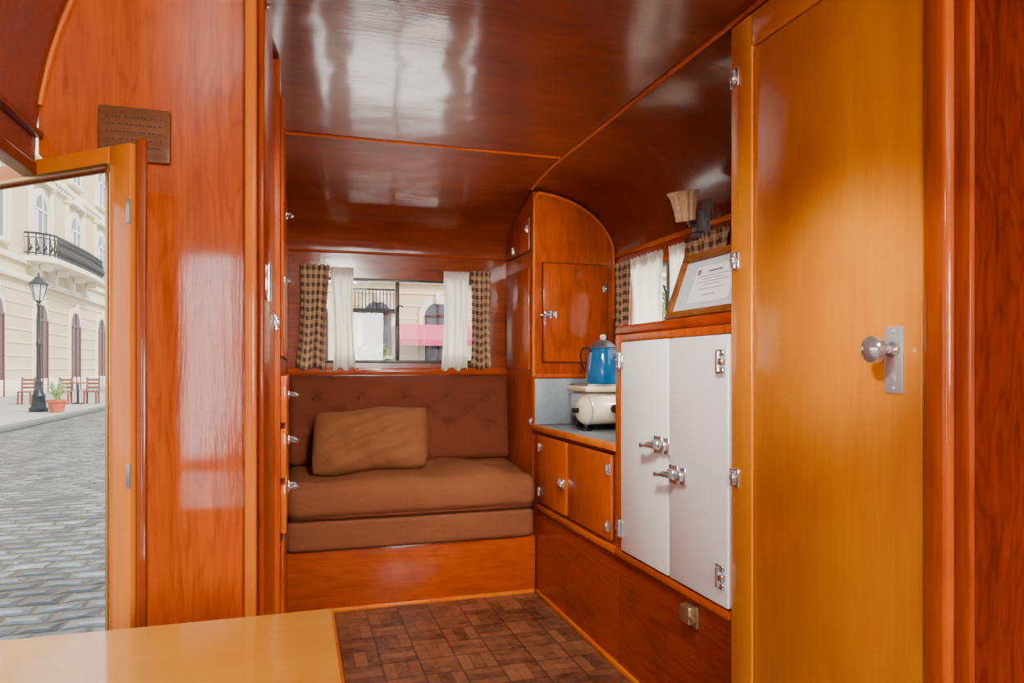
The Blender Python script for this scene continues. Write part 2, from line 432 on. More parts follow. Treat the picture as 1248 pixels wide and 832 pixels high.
# ------------------------------------------------------------ hardware
def hinge(parent, kind, pos, s=1.0, mat=CHROME):
    b = B(frame(kind, pos))
    b.box(-.03*s, -.004*s, -.032*s, .032*s, 0, .005*s, .002*s)
    b.box(.004*s, .03*s, -.032*s, .032*s, 0, .005*s, .002*s)
    b.cyl((0, -.036*s, .006*s), (0, .036*s, .006*s), .006*s, seg=10)
    for sx in (-.02, .02):
        for sy in (-.02, .02): b.ball((sx*s, sy*s, .005*s), .004*s, (1, 1, .5), 8)
    return b.done('hinge', mat, parent, 'chrome butt hinge')
def ihinge(parent, kind, pos, s=1.0, d=1):
    b = B(frame(kind, pos))
    def bx(a0, a1, *r): b.box(min(a0*d, a1*d), max(a0*d, a1*d), *r)
    bx(-.006*s, .024*s, -.044*s, .044*s, 0, .008*s, .003*s)
    bx(-.03*s, -.0*s, -.044*s, -.02*s, 0, .013*s, .004*s)
    bx(-.03*s, -.0*s, .02*s, .044*s, 0, .013*s, .004*s)
    bx(-.033*s, -.002*s, -.012*s, .012*s, 0, .019*s, .004*s)
    b.cyl((0, -.036*s, .013*s), (0, .036*s, .013*s), .009*s, seg=12)
    for sy in (-.032, .032): b.ball((.015*s*d, sy*s, .007*s), .003*s, (1, 1, .5), 8)
    return b.done('hinge', CHROME, parent, 'chrome offset icebox hinge')
def latch(parent, kind, pos, s=1.0, d=1):
    b = B(frame(kind, pos))
    b.box(-.026*s, .026*s, -.028*s, .028*s, 0, .009*s, .003*s)
    b.box(-.018*s, .018*s, -.016*s, .016*s, .006*s, .022*s, .006*s)
    b.cyl((0, 0, 0), (0, 0, .030*s), .012*s, .010*s, 14)
    b.tube([(-d*.014*s, 0, .024*s), (d*.015*s, -.001*s, .029*s), (d*.04*s, -.004*s, .033*s), (d*.062*s, -.007*s, .033*s), (d*.078*s, -.008*s, .027*s)], .008*s, 10, rs=[.012*s, .011*s, .007*s, .009*s, .006*s])
    b.box(-d*.052*s-.015*s, -d*.052*s+.015*s, -.026*s, .026*s, 0, .008*s, .003*s)
    b.box(-d*.046*s-.011*s, -d*.046*s+.011*s, -.014*s, .014*s, 0, .02*s, .005*s)
    return b.done('latch', CHROME, parent, 'chrome lever latch')
def turn(parent, kind, pos, s=1.0, wide=.5):
    b = B(frame(kind, pos))
    b.box(-.02*s, .02*s, -.026*s, .026*s, 0, .005*s, .002*s)
    b.cyl((0, -.02*s, .006*s), (0, .02*s, .006*s), .007*s, seg=12)
    b.ball((0, 0, .010*s), .010*s, (1, 1.6, .7), 12)
    return b.done('latch', CHROME, parent, 'small chrome catch')
def pull(parent, kind, pos, s=1.0):
    b = B(frame(kind, pos))
    b.tube([(-.045*s, 0, 0), (-.04*s, 0, .02*s), (-.02*s, -.004*s, .03*s), (.02*s, -.004*s, .03*s), (.04*s, 0, .02*s), (.045*s, 0, 0)], .007*s)
    b.box(-.056*s, -.034*s, -.012*s, .012*s, 0, .004*s, .001).box(.034*s, .056*s, -.012*s, .012*s, 0, .004*s, .001)
    return b.done('handle', CHROME, parent, 'chrome bow handle')
def panel(parent, kind, o, a0, a1, b0, b1, th, mat, name='door', bev=.006, label=None):
    b = B(frame(kind, o)).box(a0, a1, b0, b1, 0, th, bev)
    return b.done(name, mat, parent, label)
def gapp(parent, kind, o, a0, a1, b0, b1, g=.007, th=.003):  # dark sheet behind the door edge, gap shadow put in as colour
    b = B(frame(kind, o)).box(a0-g, a1+g, b0-g, b1+g, 0, th)
    return b.done('door_gap_shadow', GAP, parent, 'dark panel painted as shadow in the gap around the door')
def loft(X0, X1, Ys, mat, name, parent, z0=0, gap=.012, n=14):
    xs = [X0+(X1-X0)*i/n for i in range(n+1)]
    if X1 > XF+.1: xs = [X0]+[X0+(X1-X0)*sin(i/n*pi/2) for i in range(1, n+1)]
    b = B(); m = len(xs)+2; vs = []; fs = []
    for y in Ys:
        vs += [(X0, y, z0)]+[(x, y, zc(x, y)-gap) for x in xs]+[(X1, y, z0)]
    for k in range(len(Ys)-1):
        for i in range(m):
            j = (i+1) % m; fs.append((k*m+i, k*m+j, (k+1)*m+j, (k+1)*m+i))
    fs.append(tuple(range(m))); fs.append(tuple(range((len(Ys)-1)*m, len(Ys)*m)))
    b.add(vs, fs); return b.done(name, mat, parent)

# ------------------------------------------------------------ wardrobe (right)
wd = empty('wardrobe', (1.6, 1.58, 0), 'tall honey-coloured plywood wardrobe with chrome knob', 'wardrobe')
loft(XF+.002, XR-.012, [1.225, 1.94], W_HONEY, 'body', wd)
dr = panel(wd, 'W', (XF, 0, 0), -1.83, -1.228, .06, 2.27, .012, W_HONEY, label='honey-coloured plywood door')
b = B(frame('W', (XF, 0, 0))).box(-1.938, -1.833, .0, 2.375, -.001, .018, .004)
b.box(-1.832, -1.226, 2.275, 2.375, -.001, .018, .004)
b.done('door_frame', W_HONEY, wd)
b = B(frame('W', (XF-.012, 1.302, 1.318)))
b.box(-.026, .026, -.078, .078, 0, .006, .003)
for z in (-.066, .066): b.ball((0, z, .006), .005, (1, 1, .5), 8)
b.box(-.006, .006, -.05, -.035, .005, .008, .001)
pl = b.done('knob_plate', STEEL, dr, 'rectangular chrome back plate')
b = B(frame('W', (XF-.018, 1.302, 1.342)))
b.lathe([(.02, 0), (.018, .006), (.01, .01), (.01, .03), (.024, .04), (.032, .052), (.03, .066), (.018, .076), (.002, .079)], seg=28)
b.done('knob', CHROME, dr, 'round chrome knob')
for z in (2.21, 1.635, .955): turn(wd, 'W', (XF-.018, 1.915, z), 1.1)

# ------------------------------------------------------------ icebox cabinet
ic = empty('icebox_cabinet', (1.6, 2.36, 0), 'wooden icebox cabinet with two white enamel doors', 'icebox')
B().box(XF, XR-.012, 1.945, 2.79, 0, 1.44).done('body', W_REDH, ic)
B().box(XF-.012, XR-.012, 1.945, 2.80, 1.44, 1.48, .01, 3).done('cabinet_top', W_REDH, ic)
b = B(frame('W', (XF, 0, 0)))
b.box(-2.792, -2.728, .5, 1.44, 0, .014, .003).box(-2.728, -1.946, 1.412, 1.44, 0, .014, .003).box(-2.792, -1.946, .492, .52, 0, .02, .004)
b.done('face_frame', W_GALL, ic)
gapp(ic, 'W', (XF, 0, 0), -2.722, -1.95, .528, 1.405, .004, .004)
d1 = panel(ic, 'W', (XF, 0, 0), -2.722, -2.329, .528, 1.408, .024, WHITE, bev=.008, label='white enamel icebox door')
d2 = panel(ic, 'W', (XF, 0, 0), -2.318, -1.948, .528, 1.408, .024, WHITE, bev=.008, label='white enamel icebox door')
for z in (1.33, .62): ihinge(d1, 'W', (XF-.024, 2.715, z), .85)
for z in (1.32, .625): ihinge(d2, 'W', (XF-.024, 1.985, z), .9, -1)
latch(d1, 'W', (XF-.024, 2.385, 1.01), 1.2, -1); latch(d2, 'W', (XF-.024, 2.27, .915), 1.2, -1)
b = B(frame('W', (XF, 2.19, .43)))
b.box(-.04, .04, -.038, .038, 0, .01, .003).box(-.034, .028, -.026, .036, .01, .036, .006).cyl((-.04, .0, .024), (.045, 0, .024), .010)
b.done('catch', AGED, ic, 'aged brass box catch')

# ------------------------------------------------------------ galley cabinet
ga = empty('kitchen_cabinet', (1.6, 3.3, 0), 'low orange plywood kitchen cabinet with two doors', 'cabinet')
B().box(XF, XR-.012, 2.798, 3.935, 0, .934).done('body', W_REDH, ga)
b = B(frame('W', (XF, 0, 0))).box(-3.82, -2.798, .492, .52, 0, .02, .004)
b.done('moulding', W_GALL, ga)
gapp(ga, 'W', (XF, 0, 0), -3.81, -3.37, .54, .915, .005); gapp(ga, 'W', (XF, 0, 0), -3.34, -2.835, .54, .915, .005)
g1 = panel(ga, 'W', (XF, 0, 0), -3.81, -3.37, .54, .915, .018, W_GALL)
g2 = panel(ga, 'W', (XF, 0, 0), -3.34, -2.835, .54, .915, .018, W_GALL)
latch(g1, 'W', (XF-.018, 3.41, .70), .85, 1)
for z in (.85, .6): turn(g2, 'W', (XF-.018, 2.86, z), 1.0)
for z in (.85, .6): hinge(g1, 'W', (XF-.018, 3.785, z), .7)
ct = B().box(XF+.006, XR-.014, 2.804, 3.932, .936, .962, .003).done('countertop', ALU, None, 'grey metal-covered galley worktop with orange wood edge', 'countertop')
B().box(XF-.016, XF+.004, 2.804, 3.932, .936, .968, .005).done('edge_strip', W_TRIM, ct, 'orange wood edge strip')

# ------------------------------------------------------------ tall corner cupboard
cu = empty('corner_cupboard', (1.6, 4.2, 0), 'tall arched plywood corner cupboard beside the sofa', 'cupboard')
loft(XF, XR-.012, [3.945, 4.1, 4.25, 4.38, 4.45, 4.488], W_RED, 'body', cu, gap=.016)
xs = [XF+.518*sin(i/24*pi/2) for i in range(25)]
B().tube([(XF+.002, 3.94, 1.25)]+[(XF+.004, 3.94, 1.9), (XF+.006, 3.94, 2.3)]+[(x, 3.94, zc(x, 3.945)-.022) for x in xs[1:]]+[(XR-.014, 3.94, 1.6)], .008).done('arch_moulding', W_TRIM, cu)
gapp(cu, 'S', (0, 3.945, 0), 1.402, 1.815, 1.335, 1.92, .006)
cd = panel(cu, 'S', (0, 3.945, 0), 1.402, 1.815, 1.335, 1.92, .014, W_RED, bev=.004)
latch(cd, 'S', (1.43, 3.931, 1.615), .8, -1); turn(cd, 'S', (1.8, 3.931, 1.78), .9)
gapp(cu, 'W', (XF, 0, 0), -4.44, -3.99, 2.0, 2.2, .006)
cs = panel(cu, 'W', (XF, 0, 0), -4.44, -3.99, 2.0, 2.2, .012, W_RED, bev=.004)
turn(cs, 'W', (XF-.012, 4.3, 2.04), .9); turn(cs, 'W', (XF-.012, 4.02, 2.13), .9)
panel(cu, 'W', (XF, 0, 0), -4.44, -3.99, 1.29, 1.9, .012, W_RED, bev=.004)
turn(cu, 'W', (XF, 3.985, .98), .8)
B().box(1.35, XR-.02, 3.935, 3.944, .965, 1.235, .002).done('backsplash', ALU, cu, 'grey metal splash panel')
B(frame('S', (0, 3.945, 0))).box(1.345, 1.85, 1.24, 1.262, 0, .014, .004).done('moulding', W_RED, cu)

# ------------------------------------------------------------ left closet + drawers
cl = empty('closet', (-.2, 2.1, 0), 'tall red plywood closet with chrome hinges', 'closet')
loft(-.325, -.082, [1.645, 2.6], W_RED, 'body', cl)
c1 = panel(cl, 'E', (-.082, 0, 0), 1.72, 2.56, .1, 2.3, .014, W_RED, label='tall red plywood door')
for z in (2.2, 1.5, .45): hinge(c1, 'E', (-.068, 1.76, z), 1.2)
turn(c1, 'E', (-.068, 2.5, 1.45), 1.1)
dc = empty('drawer_cabinet', (-.2, 3.5, 0), 'red plywood cabinet with upper doors and stacked drawers', 'cabinet')
loft(-.325, -.052, [2.605, 3.45, 3.7, 3.9, 4.1, 4.25, 4.38, 4.45, 4.488], W_RED, 'body', dc)
u1 = panel(dc, 'E', (-.052, 0, 0), 2.68, 3.4, 1.34, 2.28, .012, W_RED)
u2 = panel(dc, 'E', (-.052, 0, 0), 3.43, 4.2, 1.34, 2.1, .012, W_RED)
pull(u1, 'E', (-.04, 2.76, 1.62), .9); pull(u2, 'E', (-.04, 3.5, 2.02), .9)
for z0, z1 in ((1.1, 1.27), (.9, 1.08), (.7, .88)):
    q = panel(dc, 'E', (-.052, 0, 0), 2.68, 3.78, z0, z1, .022, W_GALL, 'drawer', .005)
    pull(q, 'E', (-.030, 3.2, (z0+z1)/2), 1.25)
panel(dc, 'E', (-.052, 0, 0), 2.68, 3.78, .08, .67, .012, W_RED)

# ------------------------------------------------------------ sofa
def rbox(x0, x1, y0, y1, z0, z1, r, cuts=30, fn=None, M=None):
    t = bmesh.new(); bmesh.ops.create_cube(t, size=2)
    bmesh.ops.subdivide_edges(t, edges=list(t.edges), cuts=cuts, use_grid_fill=True)
    c = Vector(((x0+x1)/2, (y0+y1)/2, (z0+z1)/2)); h = Vector(((x1-x0)/2, (y1-y0)/2, (z1-z0)/2))
    for v in t.verts:
        nrm = v.co.copy()
        p = Vector([v.co[i]*h[i] for i in range(3)])
        q = Vector([max(-(h[i]-r), min(h[i]-r, p[i])) for i in range(3)])
        d = p-q
        v.co = q+d.normalized()*r if d.length > 1e-6 else p
        v.co += c
        if fn: v.co = fn(v.co.copy(), nrm)
    b = B(M); b.merge(t); return b
SX1 = XF-.022
so = empty('sofa', (.64, 4.2, 0), 'brown upholstered built-in sofa on a wooden base', 'sofa')
B().box(-.045, XF-.008, 3.88, 4.49, 0, .325, .004).done('base', W_REDX, so, 'red plywood sofa base')
B().box(-.02, XF-.02, 3.862, 3.88, 0, .02, .004).done('base_strip', W_TRIM, so)
def f1(p, n):
    if n.y < -.99: p.y -= .012*cos((p.x-.64)/.7*pi/2)+.005*sin(p.x*9)*(1-abs(n.z))
    return p
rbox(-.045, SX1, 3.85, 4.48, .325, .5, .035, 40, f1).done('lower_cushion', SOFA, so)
btn = [(.16+i*.32, 4.2) for i in range(4)]
def f2(p, n):
    u = (p.x-.64)/.7
    if n.z > .99:
        w = (p.y-3.83)/.6
        p.z += .035*w+.030*max(0, 1-u*u)*max(0, 1-abs(2*w-1)**3)+.006*sin(p.x*11+p.y*7)+.003*sin(p.x*23-p.y*19)
        for bx, by in btn:
            d = ((p.x-bx)**2+(p.y-by)**2)/.07**2; p.z -= .032*math.exp(-d)
    elif n.y < -.9: p.y -= .022*max(0, 1-((p.z-.59)/.1)**2)+.005*sin(p.x*8+1)
    return p
b = rbox(-.045, SX1, 3.82, 4.45, .5, .69, .055, 64, f2)
for bx, by in btn: b.ball((bx, by, .685+.035*(by-3.83)/.6+.002), .013, (1, 1, .5), 10)
b.done('seat_cushion', SOFA, so)
def loop(z, o=0): return [(-.025, 3.86, z), (.0, 3.835-o, z), (.3, 3.828-o, z), (.64, 3.824-o, z), (1.0, 3.828-o, z), (1.28, 3.832-o, z), (1.308, 3.86, z)]
B().tube(loop(.512), .008).done('piping', SOFAB, so)
bt = [(.1+i*.27, .94) for i in range(5)]+[(.1+i*.27, 1.12) for i in range(5)]+[(.235+i*.27, 1.03) for i in range(4)]
segs = []
for (ax, az) in bt:
    for (cx, cz) in bt:
        if (ax, az) < (cx, cz) and abs(abs(ax-cx)-.135) < .01 and abs(abs(az-cz)-.09) < .01: segs.append((ax, az, cx, cz))
def f3(p, n):
    if n.y < -.99:
        u = (p.x-.64)/.69; w = (p.z-.985)/.265; p.y -= .045*max(0, 1-u**6)*max(0, 1-w**4)
        dd = 0
        for bx, bz in bt:
            d = sqrt((p.x-bx)**2+(p.z-bz)**2); dd = max(dd, .030*math.exp(-(d/.046)**2))
        cr = 0
        for ax, az, cx, cz in segs:
            vx, vz = cx-ax, cz-az; t = max(0, min(1, ((p.x-ax)*vx+(p.z-az)*vz)/(vx*vx+vz*vz)))
            d = sqrt((p.x-ax-t*vx)**2+(p.z-az-t*vz)**2); cr = max(cr, .008*math.exp(-(d/.018)**2))
        p.y += dd+cr*.8
    p.y -= (1.25-p.z)*.12
    return p
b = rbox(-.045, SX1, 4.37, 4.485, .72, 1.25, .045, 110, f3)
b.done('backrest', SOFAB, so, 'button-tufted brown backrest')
for bx, bz in bt: B().ball((bx, 4.352-(1.25-bz)*.12, bz), .012, (1, .6, 1), 10).done('button', SOFAB, so)

# pillow
L = Matrix.Translation((.412, 4.05, .893)) @ Matrix.Rotation(math.radians(-24), 4, 'X') @ Matrix.Rotation(math.radians(-3), 4, 'Y')
def pil(sgn):
    def f(u, v):
        e = max(0, (1-abs(u)**2.6)*(1-abs(v)**2.6))
        k = 1-.12*(u*u*v*v)**1.3
        x = .345*u*k*(1-.07*(1-v*v)); z = .20*v*k*(1-.10*(1-u*u)) + .008*sin(5*u+1)*(v*v)
        y = sgn*.12*e**.55+.014*sin(7*u+5*v)*e+.012*sin(13*v-8*u)*e+.008*sin(19*u+3*v)*e
        return tuple(L @ Vector((x+.025*v, y, z)))
    return f
us = [-cos(i/44*pi) for i in range(45)]
b = B().grid(pil(1), us, us).grid(pil(-1), us, us)
bmesh.ops.remove_doubles(b.bm, verts=list(b.bm.verts), dist=.0005)
b.done('throw_pillow', PILLOW, None, 'brown square throw pillow leaning on the sofa back', 'pillow', ang=80)

# ------------------------------------------------------------ windows
def window(num, kind, o, a0, a1, b0, b1, mull):
    e = empty('window_%d' % num, B(frame(kind, o)).M @ Vector(((a0+a1)/2, b0, 0)), 'dark metal framed sliding window', 'window', kind='structure')
    b = B(frame(kind, o)); w = .018
    b.box(a0, a1, b0, b0+w, -.03, .008, .003).box(a0, a1, b1-w, b1, -.03, .008, .003)
    b.box(a0, a0+w, b0, b1, -.03, .008, .003).box(a1-w, a1, b0, b1, -.03, .008, .003)
    b.box(mull-.012, mull+.012, b0, b1, -.025, .006, .003)
    b.done('window_frame', WINMET, e)
    B(frame(kind, o)).box(a0+w, a1-w, b0+w, b1-w, -.014, -.011).done('window_pane', GLASS, e)
    b = B(frame(kind, o)); zc_ = (b0+b1)/2
    b.box(mull-.01, mull+.01, zc_-.03, zc_+.06, .006, .014, .002).tube([(mull, zc_+.06, .01), (mull+.004, zc_+.1, .03), (mull+.03, zc_+.09, .035)], .006)
    b.done('handle', BLACK, e, 'black window handle')
    return e
window(1, 'S', (0, YB, 0), hx0, hx1, hz0, hz1, .62)
window(2, 'W', (XR, 0, 0), -wy1, -wy0, wz0, wz1, -3.3)

def curtain(kind, o, a0, a1, b0, b1, folds, mat, label, amp=.018, flare=0, group=None, c0=.036):
    b = B(frame(kind, o)); n = folds*14; nv = 34; ph = random.random()*6; ph2 = random.random()*6
    def f(u, v):
        uu = u+.05*sin(2*pi*u+ph2)+.02*sin(3*v+ph)
        mid = (a0+a1)/2; a = a0+(a1-a0)*u
        a = mid+(a-mid)*(1-.14*sin(min(1, v*1.05)*pi))+flare*(1-v)**1.5*.025
        k = sin(uu*folds*2*pi+ph+.9*sin(v*2.5+u*3))
        k = k*.7+.3*sin(uu*folds*3.3*pi+ph2+2*v)
        A = amp*(1-.5*max(0, v-.4))
        if v > .93: A = amp*.7; k = .5*k+.6*sin(u*folds*6*pi)
        return (a, b0+(b1-b0)*v+.012*sin(u*folds*pi+ph)*(1-v)+(.004*sin(u*folds*6*pi) if v > .97 else 0), c0+A*k)
    b.grid(f, [i/n for i in range(n+1)], [i/nv for i in range(nv+1)])
    ob = b.done('curtain', mat, None, label, 'curtain', group=group, ang=80, flip=False)
    me = ob.data; uvl = me.uv_layers.new(name='UVMap')
    for lp in me.loops:
        i, j = divmod(lp.vertex_index, nv+1)
        uvl.data[lp.index].uv = (i/n*(a1-a0)*1.5, j/nv*(b1-b0))
    md = ob.modifiers.new('th', 'SOLIDIFY'); md.thickness = .002
    return ob
G = 'window curtains'
curtain('S', (0, YB, 0), .030, .200, 1.295, 1.93, 3, PLAID, 'brown plaid curtain at the end window', group=G, flare=-1)
curtain('S', (0, YB, 0), .208, .345, 1.29, 1.92, 4, WHITEC, 'white curtain at the end window beside plaid curtain', group=G, flare=.6)
curtain('S', (0, YB, 0), .91, 1.08, 1.29, 1.92, 4, WHITEC, 'white curtain at the end window beside plaid curtain', group=G, flare=-.4)
curtain('S', (0, YB, 0), 1.088, 1.225, 1.295, 1.93, 3, PLAID, 'brown plaid curtain at the end window', group=G)
curtain('W', (XR, 0, 0), -3.86, -3.67, 1.42, 1.92, 3, PLAID, 'brown plaid curtain at the side window', group=G)
curtain('W', (XR, 0, 0), -3.655, -3.30, 1.42, 1.92, 4, WHITEC, 'white curtain at the side window', group=G, flare=1)
curtain('W', (XR, 0, 0), -3.22, -3.08, 1.5, 1.92, 3, WHITEC, 'white curtain at the side window near the lamp', group=G)
curtain('W', (XR, 0, 0), -3.065, -2.70, 1.51, 1.93, 5, PLAID, 'brown plaid curtain at the side window near the lamp', group=G)

# ------------------------------------------------------------ wall lamp
wl = empty('wall_lamp', (XR, 2.93, 1.93), 'chrome wall lamp with ribbed woven cream shade', 'wall lamp')
b = B(frame('W', (XR, 2.93, 2.0)))
b.box(-.04, .04, -.1, .1, 0, .03, .01).box(-.028, .028, -.06, .04, .03, .07, .008).cyl((0, 0, .02), (0, 0, .1), .022)
b.tube([(0, -.02, .04), (.0, -.03, .09), (.01, .01, .12), (.05, .02, .14)], .013)
b.cyl((-.01, -.07, .02), (-.01, -.07, .08), .016)
b.done('bracket', plain('lamp_metal', (.4, .42, .46, 1), .25, .7, nscale=20, namt=.4), wl)
def ribbed(prof, base, axis, seg, mat, name, parent):
    b = B(); q = Vector(axis).to_track_quat('Z', 'Y').to_matrix(); base = Vector(base); vs = []; fs = []
    for r, h in prof:
        for i in range(seg):
            a = 2*pi*i/seg; rr = r*(1+(.14 if i % 2 else 0)); vs.append(tuple(base+q @ Vector((rr*cos(a), rr*sin(a), h))))
    for k in range(len(prof)-1):
        for i in range(seg):
            j = (i+1) % seg; fs.append((k*seg+i, k*seg+j, (k+1)*seg+j, (k+1)*seg+i))
    b.add(vs, fs); return b.done(name, mat, parent, ang=15)
ribbed([(.032, .004), (.040, 0), (.040, .014), (.044, .04), (.041, .048), (.050, .082), (.047, .092), (.058, .116), (.064, .124), (.064, .132), (.058, .132), (.04, .03)], (1.70, 2.84, 1.968), (-.18, -.1, 1), 24, SHADE, 'lamp_shade', wl)
B().ball((1.69, 2.835, 2.03), .028).done('bulb', PAPER, wl)

# ------------------------------------------------------------ certificate
ce = empty('picture_frame', (1.42, 2.24, 1.482), 'brown framed certificate leaning on the icebox top', 'picture frame')
Lr = Matrix.Translation((1.41, 2.24, 1.485)) @ Matrix.Rotation(math.radians(20), 4, 'Y') @ frame('W')
def PB(): return B(Lr)
b = PB(); H = .265; FW = .028
for bx in ((-.25, .25, 0, FW), (-.25, .25, H-FW, H), (-.25, -.25+FW, FW, H-FW), (.25-FW, .25, FW, H-FW)):
    b.box(bx[0], bx[1], bx[2], bx[3], 0, .022, .005)
b.box(-.24, .24, .01, H-.01, -.006, .002)
b.done('frame', W_FRAME, ce)
PB().box(-.25+FW, .25-FW, FW, H-FW, .002, .006).done('mat_board', MATB, ce)
b = PB().box(-.13, .13, .058, .206, .006, .008)
b.mi = 1
for k, (w, z, t) in enumerate(((.045, .178, .007), (.09, .162, .002), (.07, .150, .002), (.1, .138, .002), (.05, .127, .002), (.08, .109, .002), (.04, .084, .003))):
    b.box(-w, w, z, z+t, .008, .009)
b.box(-.118, -.096, .172, .194, .008, .009)
b.done('certificate', [PAPER, INK], ce, 'white printed paper sheet')

# ------------------------------------------------------------ stove + coffee pot
sv = empty('camp_stove', (1.66, 3.66, .962), 'cream enamel camping stove with cylindrical tank', 'stove')
b = B().box(1.515, 1.845, 3.552, 3.81, 1.02, 1.165, .03, 4)
b.done('body', STEEL, sv, 'chrome stove body')
B().box(1.50, 1.85, 3.53, 3.82, 1.166, 1.2, .015, 4).done('top_plate', CREAMEN, sv)
b = B()
for i in range(7): b.cyl((1.53+i*.045, 3.55, 1.206), (1.53+i*.045, 3.8, 1.206), .005, seg=8)
for y in (3.55, 3.8): b.cyl((1.52, y, 1.205), (1.83, y, 1.205), .006, seg=8)
b.done('grate', DSTEEL, sv, 'dark wire grate')
b = B().lathe([(.0, 0), (.03, .002), (.055, .010), (.070, .028), (.076, .05), (.076, .33), (.070, .355), (.055, .372), (.03, .38), (0, .382)], (1.43, 3.47, 1.075), (1, .08, 0), 36)
b.done('fuel_tank', CREAMEN, sv)
for dx in (.05, .33):
    B().lathe([(.0775, -.006), (.081, -.004), (.081, .004), (.0775, .006), (.0775, -.006)], (1.43+dx, 3.47+dx*.08, 1.075), (1, .08, 0), 36).done('band', STEEL, sv, 'chrome tank band')
for (x, y) in ((1.56, 3.62), (1.56, 3.76), (1.8, 3.62), (1.8, 3.76), (1.485, 3.485)):
    B().lathe([(.022, 0), (.022, .01), (.012, .016), (.012, .05 if y == 3.485 else .06)], (x, y, .963), seg=14).done('leg', BLACK, sv, 'black stove leg')
B().cyl((1.40, 3.468, 1.075), (1.435, 3.471, 1.075), .014).done('filler_cap', BLACK, sv)
for x, y0, z in ((1.6, 3.37, 1.085), (1.70, 3.38, 1.1)):
    B().lathe([(.01, 0), (.01, .02), (.022, .022), (.022, .034), (0, .036)], (x, y0+.036, z), (0, -1, 0), 16).done('valve', BLACK, sv)
po = empty('coffee_pot', (1.66, 3.66, 1.213), 'blue enamel percolator standing on the camping stove', 'coffee pot')
B().lathe([(.0, 0), (.092, 0), (.097, .01), (.094, .08), (.086, .15), (.078, .185), (.081, .19), (.074, .196), (.0, .196)], (1.66, 3.66, 1.214), seg=40).done('body', BLUEEN, po)
B().lathe([(.074, 0), (.076, .006), (.064, .022), (.037, .04), (.018, .046), (.0, .047)], (1.66, 3.66, 1.411)).done('lid', DSTEEL, po, 'grey metal lid')
B().lathe([(.012, 0), (.018, .012), (.016, .028), (0, .034)], (1.66, 3.66, 1.456), seg=16).done('knob', LANTG, po, 'glass percolator knob')
b = B().tube([(1.582, 3.64, 1.39), (1.55, 3.63, 1.415), (1.522, 3.625, 1.405), (1.51, 3.625, 1.37), (1.518, 3.625, 1.32), (1.535, 3.63, 1.285)], .005, 10)
b.done('handle', BLACK, po, 'thin dark wire handle')
B().tube([(1.735, 3.67, 1.27), (1.765, 3.675, 1.31), (1.79, 3.68, 1.38), (1.805, 3.68, 1.4)], .015, 12, rs=[.024, .018, .013, .012]).done('spout', BLUEEN, po)

# ------------------------------------------------------------ plaque
b = B(frame('S', (-.311, 1.6, 1.772))).box(-.066, .066, -.055, .055, 0, .012, .004)
pq = b.done('wall_plaque', W_DARK, None, 'small carved dark wood plaque on the bulkhead', 'plaque')
b = B(frame('S', (-.311, 1.588, 1.772)))
for k in range(5):
    x = -.052
    while x < .047:
        wd_ = random.uniform(.003, .006); h_ = random.uniform(.002, .003); b.box(x, x+wd_, .032-.015*k, .032-.015*k+h_, 0, .0005); x += wd_+random.choice((.002, .002, .006))
b.done('carved_lines', plain('carved_brown', srgb(60, 34, 18), .7), pq)

# ------------------------------------------------------------ entrance door leaf (open)
h0 = Vector((-.271, 1.391, 0)); dv = Vector((-.291, .25, 0)).normalized()
nv = Vector((-dv.y, dv.x, 0))
M = Matrix.Identity(4)
for i in range(3):
    M[i][0] = dv[i]; M[i][1] = (0, 0, 1)[i]; M[i][2] = nv[i]; M[i][3] = h0[i]
W_DOOR = wood('wood_door', deep(206, 114, 32, 1.3, .9), deep(228, 144, 54, 1.3, .9), 2, 6, .15, .8, .22, .6)
dw = empty('door_1', h0+dv*.35, 'open glazed wooden entrance door', 'door', kind='structure')
b = B(M); Ld = .74; zt = 1.697; sw = .054
b.box(0, sw, .08, zt, -.011, .011, .004).box(Ld-sw, Ld, .08, zt, -.011, .011, .004)
b.box(sw, Ld-sw, zt-.034, zt, -.011, .011, .003).box(sw, Ld-sw, .08, .2, -.011, .011, .003)
b.done('door_frame', W_DOOR, dw)
B(M).box(sw, Ld-sw, .2, zt-.034, -.002, .002).done('window_pane', GLASS, dw)
b = B(M)
for c in (-.015, .011): b.box(sw-.002, sw+.004, .2, zt-.034, c, c+.004).box(sw, Ld-sw, zt-.038, zt-.032, c, c+.004)
b.box(sw-.016, sw-.013, .2, zt-.02, -.0125, -.0105)
b.done('glazing_bead', BRASS, dw, 'thin metal glazing strip')
for z in (1.575, 1.11):
    b = B(M)
    for c, e in ((.011, .013), (-.013, -.011)):
        b.box(-.002, .008, z-.022, z+.022, c, e, .0008)
    b.cyl((-.002, z-.024, -.014), (-.002, z+.024, -.014), .003, seg=10)
    b.done('hinge', DSTEEL, dw, 'small dark metal hinge')
b = B(M); b.box(.04, .05, 1.13, 1.17, -.016, -.011, .002).tube([(.045, 1.15, -.016), (.055, 1.15, -.033), (.055, 1.18, -.036)], .004)
b.done('handle', BRASS, dw, 'small brass hook')
struct(B().box(-.268, -.252, 1.380, 1.398, 0, 1.705, .004), 'trim_20', wood('wood_jamb', deep(110, 50, 18), deep(146, 74, 30), 2, 6, .2, .8, .25, .4), 'narrow wood door jamb')

